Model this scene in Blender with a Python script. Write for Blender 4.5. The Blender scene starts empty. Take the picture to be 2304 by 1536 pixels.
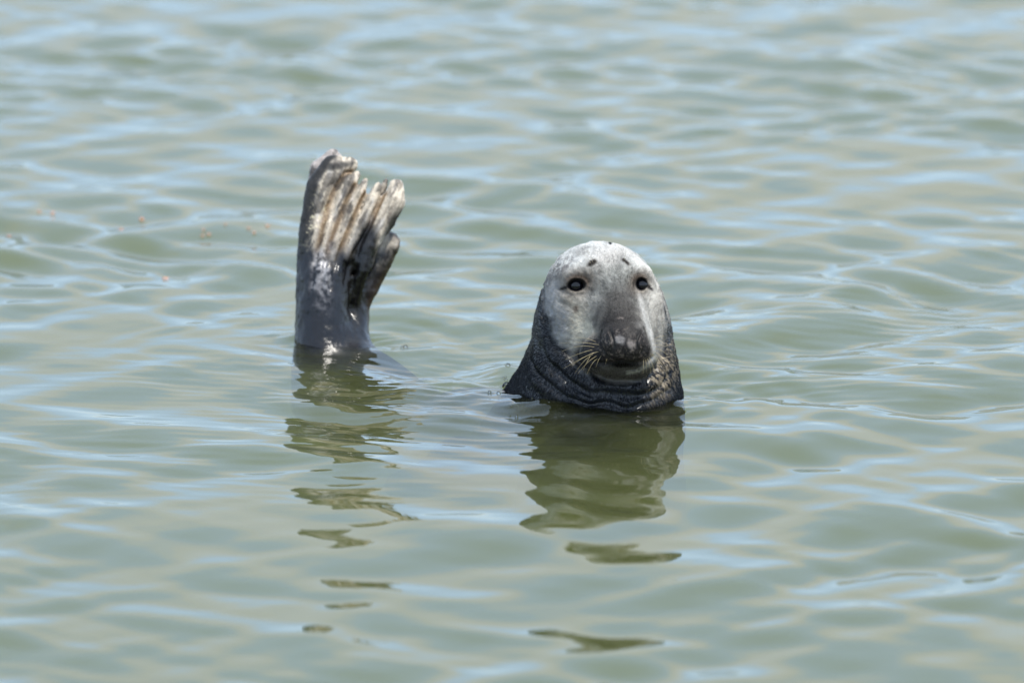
import bpy, math, time
import numpy as np
from mathutils import Vector
T0 = time.time()
R = math.radians
sc = bpy.context.scene
col = sc.collection

# ------------------------------------------------------------------ camera
DIST = 20.0
A0 = R(9.0)                      # angle under which the head's waterline is seen
PITCH = R(8.55)
CAM = np.array([0.0, -DIST*math.cos(A0), DIST*math.sin(A0)])
cd = bpy.data.cameras.new('camera'); cam = bpy.data.objects.new('camera', cd); col.objects.link(cam)
cam.location = CAM; cam.rotation_euler = (math.pi/2-PITCH, 0, 0)
cd.sensor_width = 36; cd.lens = 312.5; cd.clip_start = .5; cd.clip_end = 6000
cd.dof.use_dof = True; cd.dof.focus_distance = 19.98; cd.dof.aperture_fstop = 3.6
sc.camera = cam

# ------------------------------------------------------------------ sky, sun, exposure
SUN_EL, SUN_AZ = R(65), R(52)    # azimuth measured from the camera side towards the right
sun_dir = Vector((math.sin(SUN_AZ)*math.cos(SUN_EL), -math.cos(SUN_AZ)*math.cos(SUN_EL), math.sin(SUN_EL)))
w = bpy.data.worlds.new('World'); sc.world = w; w.use_nodes = True
nt = w.node_tree; nt.nodes.clear()
def N(nt, t, **k):
    n = nt.nodes.new(t)
    for a, b in k.items(): setattr(n, a, b)
    return n
sky = N(nt, 'ShaderNodeTexSky', sky_type='NISHITA', sun_disc=False, sun_elevation=SUN_EL,
        sun_rotation=math.atan2(sun_dir.x, sun_dir.y), air_density=0.55, dust_density=0.0, ozone_density=4.0)
tc = N(nt, 'ShaderNodeTexCoord'); mp = N(nt, 'ShaderNodeMapping'); mp.inputs['Scale'].default_value = (2.2, 2.2, 7.0)
cn = N(nt, 'ShaderNodeTexNoise'); cn.inputs['Scale'].default_value = 1.3; cn.inputs['Detail'].default_value = 5; cn.inputs['Distortion'].default_value = .4
cr = N(nt, 'ShaderNodeValToRGB'); cr.color_ramp.elements[0].position = .44; cr.color_ramp.elements[1].position = .66
cr.color_ramp.elements[0].color = (3.8, 5.1, 6.8, 1); cr.color_ramp.elements[1].color = (5.6, 5.45, 5.0, 1)
mx = N(nt, 'ShaderNodeMix', data_type='RGBA'); mx.inputs['B'].default_value = (5.1, 5.0, 4.65, 1)
bg = N(nt, 'ShaderNodeBackground'); bg.inputs['Strength'].default_value = 0.12
wo = N(nt, 'ShaderNodeOutputWorld')
L = nt.links.new
L(tc.outputs['Generated'], mp.inputs['Vector']); L(mp.outputs[0], cn.inputs['Vector']); L(cn.outputs['Fac'], cr.inputs['Fac'])
mx.inputs['Factor'].default_value = .74; L(cr.outputs['Color'], mx.inputs['B']); tn = N(nt, 'ShaderNodeMix', data_type='RGBA', blend_type='MULTIPLY'); tn.inputs['Factor'].default_value = 1; tn.inputs['B'].default_value = (1.0, 1.0, 1.0, 1); L(sky.outputs[0], tn.inputs['A']); L(tn.outputs['Result'], mx.inputs['A']); L(mx.outputs['Result'], bg.inputs['Color']); L(bg.outputs[0], wo.inputs['Surface'])
sd = bpy.data.lights.new('sun', 'SUN'); sd.energy = 2.6; sd.angle = R(.53); sd.color = (1, .955, .88)
so = bpy.data.objects.new('sun', sd); col.objects.link(so); so.rotation_euler = sun_dir.to_track_quat('Z', 'Y').to_euler(); so.location = (5, -8, 12)
sc.view_settings.view_transform = 'Standard'; sc.view_settings.look = 'None'; sc.view_settings.gamma = 1
sc.view_settings.exposure = 0.92; sc.view_settings.use_curve_mapping = False
sc.render.engine = 'CYCLES'
sc.cycles.use_denoising = True
sc.cycles.max_bounces = 10; sc.cycles.transparent_max_bounces = 16; sc.cycles.volume_bounces = 4
sc.cycles.sample_clamp_indirect = 6

# ------------------------------------------------------------------ helpers
def tag(o, label=None, cat=None, group=None, kind=None):
    if label: o['label'] = label
    if cat: o['category'] = cat
    if group: o['group'] = group
    if kind: o['kind'] = kind
    return o
def hash3(ix, iy, iz, s):
    h = (ix.astype(np.int64)*374761393 + iy.astype(np.int64)*668265263 + iz.astype(np.int64)*2147483647 + s*974711) & 0xffffffff
    h = ((h ^ (h >> 13))*1274126177) & 0xffffffff
    h = ((h ^ (h >> 16))*2246822519) & 0xffffffff
    return ((h ^ (h >> 15)) & 0xffffff).astype(np.float32)/16777215.0
def vnoise(P, s=0):
    P = np.asarray(P, dtype=np.float32); f = np.floor(P); i = f.astype(np.int64); t = P-f; t = t*t*(3-2*t)
    r = 0
    for a in (0, 1):
        for b in (0, 1):
            for c in (0, 1):
                wgt = (t[:, 0] if a else 1-t[:, 0])*(t[:, 1] if b else 1-t[:, 1])*(t[:, 2] if c else 1-t[:, 2])
                r = r + wgt*hash3(i[:, 0]+a, i[:, 1]+b, i[:, 2]+c, s)
    return r*2-1
def fbm(P, o=3, s=0):
    r = 0; a = 1
    for k in range(o):
        r = r + a*vnoise(P*(2.03**k)+17.3*k, s+k); a *= .5
    return r
def mesh_from(name, V, F, smooth=True):
    me = bpy.data.meshes.new(name); V = np.asarray(V, dtype=np.float32); F = np.asarray(F, dtype=np.int32)
    n = len(F); k = F.shape[1]
    me.vertices.add(len(V)); me.vertices.foreach_set('co', V.ravel())
    me.loops.add(n*k); me.loops.foreach_set('vertex_index', F.ravel())
    me.polygons.add(n); me.polygons.foreach_set('loop_start', np.arange(0, n*k, k, dtype=np.int32))
    try: me.polygons.foreach_set('loop_total', np.full(n, k, dtype=np.int32))
    except Exception: pass
    me.update(calc_edges=True)
    if smooth: me.polygons.foreach_set('use_smooth', np.ones(n, dtype=bool))
    me.validate()
    return me
def add_obj(name, me, mat=None, parent=None):
    o = bpy.data.objects.new(name, me); col.objects.link(o)
    if mat: me.materials.append(mat)
    if parent is not None: o.parent = parent
    return o

# view-aligned frames that are handy for laying out the animal (cm)
UP = np.array([0, math.sin(PITCH), math.cos(PITCH)]); BK = np.array([0, -math.cos(PITCH), math.sin(PITCH)])
HO = np.array([0.2145, 0.14, -0.0215]); FO = np.array([-0.424, 1.085, 0])
def to_loc(P, O):
    D = P-O.astype(P.dtype); return np.stack([D[:, 0]*100, (D@UP.astype(P.dtype))*100, (D@BK.astype(P.dtype))*100], 1)
def to_world(Q, O):
    Q = np.asarray(Q, dtype=float)/100; return O+Q[..., :1]*np.array([1., 0, 0])+Q[..., 1:2]*UP+Q[..., 2:3]*BK
def hp(px, py): return ((px-1365)/10., (925-py)/10.)
def fp(px, py): return ((px-750)/9.48, (768-py)/9.48)

# ------------------------------------------------------------------ distance functions
def smin(a, b, k):
    h = np.clip(.5+.5*(b-a)/k, 0, 1); return b*(1-h)+a*h-k*h*(1-h)
def sm_(x, a, b): t = np.clip((x-a)/(b-a), 0, 1); return t*t*(3-2*t)
def smax(a, b, k): return -smin(-a, -b, k)
def ell(P, c, r, rot=None):
    D = P-np.array(c, dtype=P.dtype)
    if rot is not None: D = D@rot.astype(P.dtype)
    r = np.array(r, dtype=P.dtype)
    k0 = np.sqrt(((D/r)**2).sum(1)); k1 = np.sqrt(((D/(r*r))**2).sum(1))+1e-6
    return k0*(k0-1)/k1
def cap(P, a, b, ra, rb, flat=1.0):
    a = np.array(a, dtype=P.dtype); b = np.array(b, dtype=P.dtype)
    D = P-a; B = b-a
    if flat != 1.0:
        D = D*np.array([1, 1, flat], dtype=P.dtype); B = B*np.array([1, 1, flat], dtype=P.dtype)
    t = np.clip((D@B)/(B@B), 0, 1)
    return (np.sqrt(((D-t[:, None]*B)**2).sum(1))-(ra+(rb-ra)*t))/(flat if flat > 1 else 1)**.5
def rotz(a):
    c, s = math.cos(a), math.sin(a); return np.array([[c, -s, 0], [s, c, 0], [0, 0, 1]])
def pdist(P, pts, reach):
    """distance to a polyline and the running parameter, only within reach"""
    pts = np.array(pts, dtype=P.dtype); d = np.full(len(P), 99., dtype=P.dtype); s = np.zeros(len(P), dtype=P.dtype)
    lo = pts.min(0)-reach; hi = pts.max(0)+reach
    m = np.nonzero(((P > lo) & (P < hi)).all(1))[0]
    if len(m) == 0: return d, s
    Q = P[m]; dd = np.full(len(m), 1e9, dtype=P.dtype); ss = np.zeros(len(m), dtype=P.dtype); n = len(pts)-1
    for i in range(n):
        D = Q-pts[i]; B = pts[i+1]-pts[i]; t = np.clip((D@B)/(B@B), 0, 1)
        e = ((D-t[:, None]*B)**2).sum(1); k = e < dd; dd[k] = e[k]; ss[k] = ((i+t)/n)[k]
    d[m] = np.sqrt(dd); s[m] = ss
    return d, s
def bump(P, pts, amp, wid, taper=True):
    d, s = pdist(P, pts, wid*3)
    g = np.exp(-(d/wid)**2)*amp
    if taper: g = g*np.clip(np.minimum(s, 1-s)*6+.25, 0, 1)
    return g
def curve(pts, n=6):
    """Catmull-Rom through the points"""
    p = np.array(pts, dtype=float); q = np.vstack([2*p[0]-p[1], p, 2*p[-1]-p[-2]]); out = []
    for i in range(1, len(q)-2):
        for t in np.linspace(0, 1, n, endpoint=False):
            out.append(.5*((2*q[i])+(-q[i-1]+q[i+1])*t+(2*q[i-1]-5*q[i]+4*q[i+1]-q[i+2])*t*t+(-q[i-1]+3*q[i]-3*q[i+1]+q[i+2])*t**3))
    out.append(p[-1]); return np.array(out)

# ---- head, in the head frame (u right, v up, w towards the camera; cm)
def head_base(Q):
    d = ell(Q, (-1, 24.8, -2), (13.1, 13.1, 13.5))                       # skull
    d = smin(d, ell(Q, (-2.4, 28.6, -2), (10.6, 8.9, 11)), 2.5)
    d = smin(d, ell(Q, (-1.2, 19.5, -2), (14.6, 13, 13.0)), 3)           # jaw muscles
    d = smin(d, cap(Q, (-.9, 17, -5), (-.8, 9, -5.5), 14.6, 15.8), 4)    # neck
    d = smin(d, cap(Q, (-.8, 9, -5.5), (-1.6, -3, -6), 15.8, 18.2), 5)
    d = smin(d, cap(Q, (-1.6, -3, -6), (-5, -18, -16), 18.2, 21.5), 6)
    d = smin(d, cap(Q, (-9, 8, -14), (-16, -8, -18), 10, 13.5), 5)        # shoulder to the left
    # muzzle
    m = cap(Q, (.8, 28, 4.5), (3.8, 16.5, 18.5), 6.8, 5.4)
    m = smin(m, cap(Q, (2, 20, 6), (3.7, 14, 15.5), 8.2, 6.3), 3)
    m = smin(m, ell(Q, (-1.2, 12.9, 15.4), (5.2, 4.5, 5.5)), 1.6)          # whisker pads
    m = smin(m, ell(Q, (7.2, 13.0, 15.2), (4.2, 4.4, 5.5)), 2.0)
    m = smin(m, ell(Q, (3.8, 15.2, 20.4), (5.6, 4.7, 4.6)), 1.0)          # nose bulb
    m = smin(m, ell(Q, (3.6, 9.6, 9.6), (6.4, 3.0, 6.6)), 1.0)          # lower jaw
    d = smin(d, m, 3.2)
    # cheeks and brows
    d = smin(d, ell(Q, (-7.0, 21.5, 6.5), (5, 7.5, 4.6)), 3)
    d = smin(d, ell(Q, (8.5, 21.5, 5.0), (3.6, 7.5, 5.0)), 3)
    d = smin(d, ell(Q, (-5.6, 31.2, 6.8), (4.4, 2.4, 3.4), rotz(.25)), 3)
    d = smin(d, ell(Q, (7.0, 31.2, 5.8), (3.2, 2.2, 3.4), rotz(-.35)), 3)
    return d
def onsurf(uv, f=None, w0=32.):
    uv = np.array(uv, dtype=float); Q = np.column_stack([uv, np.full(len(uv), w0)])
    f = f or head_base
    for _ in range(60): Q[:, 2] -= np.maximum(f(Q), 0)*.8
    return Q
HS = lambda pxs, n=5: onsurf([hp(*p) for p in curve(pxs, n)])
ROLLS = [
    (HS([(1218, 716), (1226, 760), (1246, 803), (1290, 846), (1345, 872), (1405, 879), (1460, 868), (1498, 835), (1508, 790)]), 2.4, 1.8),
    (HS([(1203, 790), (1222, 826), (1262, 862), (1325, 889), (1400, 900), (1465, 892), (1502, 868), (1514, 838)]), 2.4, 1.7),
    (HS([(1186, 826), (1206, 858), (1245, 884), (1300, 902), (1360, 915), (1440, 918), (1500, 900), (1522, 880)]), 1.6, 1.4),
]
def head_rolled(Q):
    d = head_base(Q)
    for c, a, wd in ROLLS: d = d-bump(Q, c, a, wd)
    return d
HS2 = lambda pxs, n=5: onsurf([hp(*p) for p in curve(pxs, n)], head_rolled)
CREASES = [
    (HS2([(1240, 690), (1250, 740), (1272, 785), (1312, 824), (1360, 852), (1408, 860), (1448, 850), (1474, 826)]), 2.2, .7),
    (HS2([(1208, 740), (1218, 786), (1248, 830), (1300, 868), (1360, 889), (1420, 893), (1475, 880), (1508, 850)]), 2.4, .7),
    (HS2([(1192, 808), (1208, 842), (1246, 874), (1300, 896), (1370, 910), (1440, 910), (1500, 886), (1518, 862)]), 1.5, .7),
    (HS([(1476, 650), (1487, 700), (1492, 750), (1488, 800)]), .5, .5),
    (HS([(1282, 745), (1286, 785), (1300, 812)]), .6, .45),               # cheek crease beside the whisker pad
    (HS([(1222, 640), (1226, 690), (1232, 730)]), .5, .5),
]
MOUTH = HS([(1312, 806), (1345, 815), (1376, 814), (1400, 811), (1428, 815), (1452, 812), (1470, 800)], 4)
LIPLINE = HS([(1405, 832), (1430, 828), (1452, 815)], 4)
PHIL = HS([(1400, 783), (1401, 795), (1402, 808)], 3)
NOST = [HS([(1369, 741), (1374, 754), (1378, 768), (1379, 780)], 3), HS([(1440, 742), (1434, 754), (1429, 768), (1428, 780)], 3)]
ALAR = [HS([(1352, 745), (1349, 762), (1352, 782), (1366, 800)], 3), HS([(1447, 738), (1452, 758), (1449, 780), (1438, 798)], 3)]
RIDGE = HS([(1426, 625), (1438, 665), (1450, 705), (1462, 742), (1469, 775), (1468, 800)], 4)
EYES = []
for (ex, ey), ap, er in (((1296, 641), (1.7, 1.25, 2.5), 1.7), ((1442, 639), (1.1, 1.3, 2.5), 1.7)):
    s = onsurf([hp(ex, ey)])[0]; EYES.append((s, ap, er))
def head_sdf(Q):
    d = head_base(Q)
    near = (Q[:, 1] > -3) & (np.abs(Q[:, 0]) < 30) & (Q[:, 2] > -25) & (np.abs(d) < 4)
    ix = np.nonzero(near)[0]
    if len(ix) == 0: return d
    q = Q[ix]; e = d[ix]
    qw = q+np.stack([vnoise(q*.28, 44)*.5, vnoise(q*.22, 45)*.9, np.zeros(len(q), dtype=q.dtype)], 1).astype(q.dtype); vr = (1+.45*vnoise(q*.16, 46)).astype(q.dtype)
    for c, a, wd in ROLLS: e = e-bump(qw, c, a, wd)*vr
    for c, a, wd in CREASES: e = e+bump(qw, c, a, wd)*vr
    e = e+bump(q, MOUTH, 1.3, .42)+bump(q, LIPLINE, .5, .3)+bump(q, PHIL, .35, .25)
    for c in NOST: e = e+bump(q, c, 1.3, .26)-bump(q, c+np.array([-.6 if c is NOST[0] else .6, 0, 0]), .35, .5)
    for c in ALAR: e = e+bump(q, c, .9, .4)
    e = e-bump(q, RIDGE, .5, .7)
    for k, (s, ap, er) in enumerate(EYES):
        sgn = -1 if k == 0 else 1
        D = q-s.astype(q.dtype); near2 = (D**2).sum(1) < 49
        j = np.nonzero(near2)[0]
        if len(j) == 0: continue
        x = q[j]; ee = e[j]
        ee = ee+.7*np.exp(-(((x[:, 0]-s[0]+sgn*1.2)/3.2)**2+((x[:, 1]-s[1])/2.6)**2))            # shallow socket
        rr = np.sqrt(((x[:, 0]-s[0])/ap[0])**2+((x[:, 1]-s[1])/ap[1])**2)
        ee = ee-(.5+.4*np.clip((x[:, 1]-s[1])/ap[1]/1.3, -.6, 1))*np.exp(-((rr-1.33)/.24)**2)                              # lids
        ee = smax(ee, -ell(x, s, ap), .25)
        e[j] = ee
    # fur clumps, low-amplitude unevenness
    dark = np.clip((14-q[:, 1])/6, 0, 1)
    ang = np.arctan2(q[:, 1]-16, q[:, 0]-3.8); rad_ = np.hypot(q[:, 1]-16, q[:, 0]-3.8)
    e = e+.12*sm_(rad_, 9, 15)*vnoise(np.column_stack([ang*17, rad_*.3, q[:, 2]*.1]), 43)
    e = e+.10*vnoise(q*.5, 5)+.05*vnoise(q*1.3, 6)+dark*.05*vnoise(q*np.array([1.9, .55, 1.9], dtype=q.dtype), 7)
    d[ix] = e
    return d

# ---- hind flippers, in the flipper frame
def FC(pts, ws, rs):
    return [(*fp(*p), w_, r_/9.48) for p, w_, r_ in zip(pts, ws, rs)]
DIG = [
    FC([(703, 600), (709, 500), (724, 430), (752, 388), (788, 376)], (1.5, 1.4, 1.0, .6, .2), (26, 31, 36, 34, 18)),
    FC([(742, 580), (770, 470), (790, 418), (803, 398)], (2.8, 2.7, 2.1, 1.6), (16, 16, 14, 9)),
    FC([(762, 580), (793, 485), (812, 440), (820, 416)], (3.3, 3.3, 2.7, 2.2), (14, 14, 12, 7)),
    FC([(784, 580), (818, 500), (840, 450), (852, 425)], (3.4, 3.5, 2.9, 2.4), (15, 15, 13, 9)),
    FC([(812, 590), (852, 512), (884, 460), (893, 424)], (2.2, 2.4, 2.0, 1.6), (18, 25, 28, 17)),
]
FAR = [
    FC([(720, 600), (712, 450), (724, 388), (748, 362)], (-4, -4, -3.6, -3.4), (26, 26, 27, 22)),
    FC([(790, 520), (823, 410)], (-2.4, -1.6), (18, 5)),
    FC([(820, 520), (869, 410)], (-2.4, -1.6), (20, 6)),
    FC([(812, 690), (836, 628), (860, 575), (874, 552)], (-3.2, -3.2, -2.8, -2.6), (20, 27, 30, 27)),
    FC([(800, 600), (850, 520)], (-2.6, -1.4), (30, 26)),
]
WEB = np.array([fp(*p) for p in ((690, 610), (690, 450), (715, 385), (792, 392), (806, 420), (817, 432), (834, 440), (850, 442), (868, 446), (884, 440), (906, 470), (890, 512), (856, 560), (840, 620))])
def slab(Q, poly, wc, th):
    U, W_ = Q[:, 0], Q[:, 1]; d = np.full(len(Q), 1e9, dtype=Q.dtype); ins = np.zeros(len(Q), bool); n = len(poly)
    for i in range(n):
        a, b = poly[i], poly[(i+1) % n]; e = b-a
        t = np.clip(((U-a[0])*e[0]+(W_-a[1])*e[1])/(e@e), 0, 1); d = np.minimum(d, (U-a[0]-t*e[0])**2+(W_-a[1]-t*e[1])**2)
        c = ((a[1] > W_) != (b[1] > W_)); ins ^= c & (U < (b[0]-a[0])*(W_-a[1])/(b[1]-a[1]+1e-12)+a[0])
    d = np.sqrt(d); d = np.where(ins, -d, d)
    return smax(d+.4, np.abs(Q[:, 2]-wc)-th, .8).astype(Q.dtype)
def chain(Q, pts, flat=1.):
    d = None
    for a, b in zip(pts[:-1], pts[1:]):
        e = cap(Q, a[:3], b[:3], a[3], b[3], flat); d = e if d is None else np.minimum(d, e)
    return d
def flip_base(Q):
    # shins and tail stock
    d = chain(Q, [(-2.0, -14, 0, 8.2), (-2.4, -2, 1.2, 6.6), (-2.6, 9, 2.0, 6.0), (-2.5, 15, 2.0, 5.3), (-2.2, 21, 1.6, 3.4)])
    d = smin(d, cap(Q, (-2.5, 12, 1.9), (-1.5, 23.5, 1.6), 6.2, 6.5, 1.9), 1.5)
    d = smin(d, cap(Q, (-2.5, -7, 5.5), (-2.7, 5, 2.6), 6.6, 5.4), 2)
    s = chain(Q, [(3.0, -14, -1, 7.5), (3.2, -3, -1.8, 5.4), (4.6, 8, -4, 3.9), (4.5, 18, -4.2, 4.4)])
    d = smin(d, s, .9)
    d = smin(d, cap(Q, (4.5, -8, 1), (3.4, -1, .8), 6, 4.4), 3)
    # near blade
    b = chain(Q, DIG[0], 1.4)
    for c in DIG[1:]: b = smin(b, chain(Q, c, 1.2), .55)
    b = smin(b, slab(Q, WEB, 1.4, 1.1), .8)
    fl = chain(Q, FC([(832, 512), (829, 555), (818, 612), (800, 668), (796, 715)], (2.8, 3.4, 3.0, .6, -2.2), (7, 13, 14, 12, 10)), 1.2)  # dark folded edge
    b = smin(b, fl, .45)
    d = smin(d, b, 1.6)
    # far blade
    a = chain(Q, FAR[0], 1.6)
    for c in FAR[1:]: a = smin(a, chain(Q, c, 1.4), 1.2)
    return smin(d, a, .5)
GRV = [onsurf([fp(*q) for q in curve(p, 4)], flip_base)-np.array([0, 0, .15]) for p in (
    [(700, 668), (708, 610), (722, 540), (742, 460), (772, 402), (790, 390)],
    [(722, 668), (732, 610), (745, 550), (769, 485), (798, 420)],
    [(744, 655), (756, 605), (772, 555), (798, 492), (822, 438)],
    [(776, 640), (790, 590), (812, 550), (836, 508), (850, 474), (866, 442)])]
THIN = [onsurf([fp(*q) for q in curve(p, 4)], flip_base) for p in (
    [(712, 560), (722, 500), (738, 440), (756, 410)], [(736, 560), (752, 490), (780, 430)], [(756, 560), (784, 490), (808, 440)],
    [(782, 580), (806, 520), (836, 460)], [(830, 545), (858, 500), (880, 455)], [(848, 535), (872, 500), (892, 450)])]
def flip_sdf(Q):
    d = flip_base(Q)
    ix = np.nonzero(np.abs(d) < 3)[0]
    if len(ix):
        q = Q[ix]; e = d[ix]
        for g in GRV: e = e+bump(q, g, .95, .42)
        for g in THIN: e = e+bump(q, g, .4, .3)
        e = e+.14*vnoise(q*.55, 21)+.07*vnoise(q*1.4, 22)+.05*vnoise(q*np.array([2.4, .8, 2.4], dtype=q.dtype), 23)
        d[ix] = e
    return d
def body_sdf(P):
    """trunk, hanging like a hammock under the surface; world metres -> cm"""
    Q = P*100
    sp = [(19, 28, -24, 20.5), (9, 44, -28, 23.5), (-8, 62, -27, 21.5), (-24, 86, -27, 16.5), (-36, 101, -14, 11.5), (-43, 108, -6, 8.2)]
    d = None
    for a, b in zip(sp[:-1], sp[1:]):
        e = cap(Q, a[:3], b[:3], a[3], b[3]); d = e if d is None else smin(d, e, 5)
    for s in (1,):   # fore flippers under water
        c = np.array([14+s*17, 34, -34.]); d = smin(d, cap(Q, c, c+np.array([s*9, -5, -14]), 5.5, 3), 3)
        d = smin(d, cap(Q, c+np.array([s*9, -5, -14]), c+np.array([s*10, 2, -26]), 3.2, 1.6), 2)
    d = smin(d, cap(Q, (-37, 104, -11), (-24, 94, -18), 9, 10), 4)
    d = smin(d, cap(Q, (20, 14, -18.5), (17, -10, -18.4), 16.3, 16.2), 4); d = smin(d, cap(Q, (4, 26, -22), (-12, 10, -14), 8, 6.5), 4); d = smin(d, cap(Q, (-12, 10, -15), (-26, 12, -19), 6, 3), 3)
    return d
def seal_sdf(P):
    P = P.astype(np.float32)
    d = body_sdf(P)
    h = np.full(len(P), 200., dtype=np.float32); m = np.nonzero((P[:, 1] < .62) & (P[:, 0] > -.25) & (P[:, 2] > -.45))[0]
    if len(m): h[m] = head_sdf(to_loc(P[m], HO).astype(np.float32))
    f = np.full(len(P), 200., dtype=np.float32); m = np.nonzero((P[:, 1] > .8) & (P[:, 0] < -.1) & (P[:, 2] > -.3))[0]
    if len(m): f[m] = flip_sdf(to_loc(P[m], FO).astype(np.float32))
    return smin(smin(d, h, 5), f, 3)

# ------------------------------------------------------------------ surface nets on a graded grid
def graded(segs):
    out = [segs[0][0]]
    for a, b, h in segs:
        n = max(1, int(round((b-a)/h))); out += list(np.linspace(a, b, n+1)[1:])
    return np.array(out, dtype=np.float32)
def surface_nets(f, X, Y, Z, band):
    nx, ny, nz = len(X), len(Y), len(Z); st = 4
    cx, cy, cz = [np.unique(np.append(np.arange(0, n, st), n-1)) for n in (nx, ny, nz)]
    G = np.stack(np.meshgrid(X[cx], Y[cy], Z[cz], indexing='ij'), -1).reshape(-1, 3)
    C = f(G).reshape(len(cx), len(cy), len(cz))
    nix = [np.clip(np.round(np.interp(np.arange(n), c, np.arange(len(c)))).astype(int), 0, len(c)-1) for n, c in ((nx, cx), (ny, cy), (nz, cz))]
    D = C[np.ix_(*nix)].astype(np.float32)
    I = np.nonzero(np.abs(D).ravel() < band)[0]
    a, b, c = np.unravel_index(I, D.shape)
    Df = D.ravel()
    for k in range(0, len(I), 400000):
        s = slice(k, k+400000)
        Df[I[s]] = f(np.stack([X[a[s]], Y[b[s]], Z[c[s]]], 1))
    D = Df.reshape(D.shape); S = (D < 0)
    cnt = np.zeros((nx-1, ny-1, nz-1), dtype=np.uint8)
    for i in (0, 1):
        for j in (0, 1):
            for k in (0, 1): cnt += S[i:nx-1+i, j:ny-1+j, k:nz-1+k]
    act = np.nonzero(((cnt > 0) & (cnt < 8)).ravel())[0]; del cnt
    ai, aj, ak = np.unravel_index(act, (nx-1, ny-1, nz-1))
    acc = np.zeros((len(act), 3)); num = np.zeros(len(act)); co = [X, Y, Z]
    for ax in range(3):
        o1, o2 = [x for x in range(3) if x != ax]
        for p in (0, 1):
            for q in (0, 1):
                off0 = [0, 0, 0]; off0[o1] = p; off0[o2] = q; off1 = list(off0); off1[ax] = 1
                A = (ai+off0[0], aj+off0[1], ak+off0[2]); B = (ai+off1[0], aj+off1[1], ak+off1[2])
                da = D[A]; db = D[B]; m = (da < 0) != (db < 0)
                t = np.where(m, da/np.where(m, da-db, 1), 0)
                P = np.stack([X[A[0]], Y[A[1]], Z[A[2]]], 1).astype(float)
                P[:, ax] += t*(co[ax][B[ax]]-co[ax][A[ax]])
                acc[m] += P[m]; num[m] += 1
    V = acc/np.maximum(num, 1)[:, None]
    idx = np.full((nx-1)*(ny-1)*(nz-1), -1, dtype=np.int32); idx[act] = np.arange(len(act)); idx = idx.reshape(nx-1, ny-1, nz-1)
    F = []
    for ax in range(3):
        sl0 = [slice(1, -1)]*3; sl1 = [slice(1, -1)]*3
        sl0[ax] = slice(0, -1); sl1[ax] = slice(1, None)
        a_ = S[tuple(sl0)]; b_ = S[tuple(sl1)]
        e = np.array(np.nonzero(a_ != b_)).T
        if len(e) == 0: continue
        base = e.copy()
        o1, o2 = [(1, 2), (2, 0), (0, 1)][ax]
        base[:, o1] += 1; base[:, o2] += 1
        def cell(d1, d2):
            q = base.copy(); q[:, o1] += d1; q[:, o2] += d2; return idx[q[:, 0], q[:, 1], q[:, 2]]
        quad = np.stack([cell(-1, -1), cell(0, -1), cell(0, 0), cell(-1, 0)], 1)
        inside_first = a_[tuple(e.T)]
        quad[~inside_first] = quad[~inside_first][:, ::-1]
        F.append(quad)
    F = np.vstack(F); F = F[(F >= 0).all(1)]
    return V, F
X = graded([(-.62, .42, .0034)]); Y = graded([(-.45, -.30, .008), (-.30, .10, .0034), (.10, .26, .0036), (.26, .98, .011), (.98, 1.20, .0034), (1.2, 1.32, .01)])
Z = graded([(-.68, -.06, .010), (-.06, .46, .0032)])
V, F = surface_nets(seal_sdf, X, Y, Z, 2.6)
V = V.astype(np.float64)
def sdf_grad(f, P, h=.0012):
    g = np.stack([f(P+np.eye(3)[i]*h)-f(P-np.eye(3)[i]*h) for i in range(3)], 1); n = np.linalg.norm(g, axis=1)+1e-9
    return g/n[:, None], n/(2*h)
vis = V[:, 2] > -.08
G = np.zeros_like(V); G[:, 2] = 1
g, n_ = sdf_grad(seal_sdf, V[vis]); d_ = seal_sdf(V[vis])
V[vis] -= g*np.clip(d_/n_, -.002, .002)[:, None]; G[vis] = g
print('seal mesh', len(V), len(F), round(time.time()-T0, 1))

# ------------------------------------------------------------------ coat colour (pigment, plus some painted light and shade)
def sm(x, a, b): t = np.clip((x-a)/(b-a), 0, 1); return t*t*(3-2*t)
def blob(U, V_, c, r, a=0., soft=.35):
    x = U-c[0]; y = V_-c[1]; ca, sa = math.cos(a), math.sin(a)
    d = np.sqrt(((x*ca+y*sa)/r[0])**2+((-x*sa+y*ca)/r[1])**2); return 1-sm(d, 1-soft, 1+soft)
def line2(U, V_, pts, wd):
    P = np.column_stack([U, V_, np.zeros(len(U))]).astype(np.float32); p = [(*hp(*q), 0) for q in curve(pts, 4)]
    d, s = pdist(P, p, wd*3); return np.exp(-(d/wd)**2)
def mixc(C, c, m): return C*(1-m[:, None])+np.array(c)*m[:, None]
def inside_poly(U, V_, pts, soft):
    """signed distance to closed outline (cm), soft mask"""
    p = np.array([hp(*q) for q in curve(pts+[pts[0]], 5)]); d = np.full(len(U), 1e9); ins = np.zeros(len(U), bool)
    for a, b in zip(p[:-1], p[1:]):
        e = b-a
        if e@e < 1e-9: continue
        t = np.clip(((U-a[0])*e[0]+(V_-a[1])*e[1])/(e@e), 0, 1); d = np.minimum(d, (U-a[0]-t*e[0])**2+(V_-a[1]-t*e[1])**2)
        c = ((a[1] > V_) != (b[1] > V_)); ins ^= c & (U < (b[0]-a[0])*(V_-a[1])/(b[1]-a[1]+1e-12)+a[0])
    d = np.sqrt(d); d = np.where(ins, -d, d); return 1-sm(d, -soft, soft)
FACE = [(1228, 600), (1224, 650), (1232, 700), (1246, 745), (1272, 790), (1310, 828), (1360, 852), (1405, 858), (1445, 846), (1470, 818), (1484, 790), (1497, 750), (1500, 700), (1490, 650), (1475, 600), (1440, 520), (1350, 480), (1260, 530)]
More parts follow.
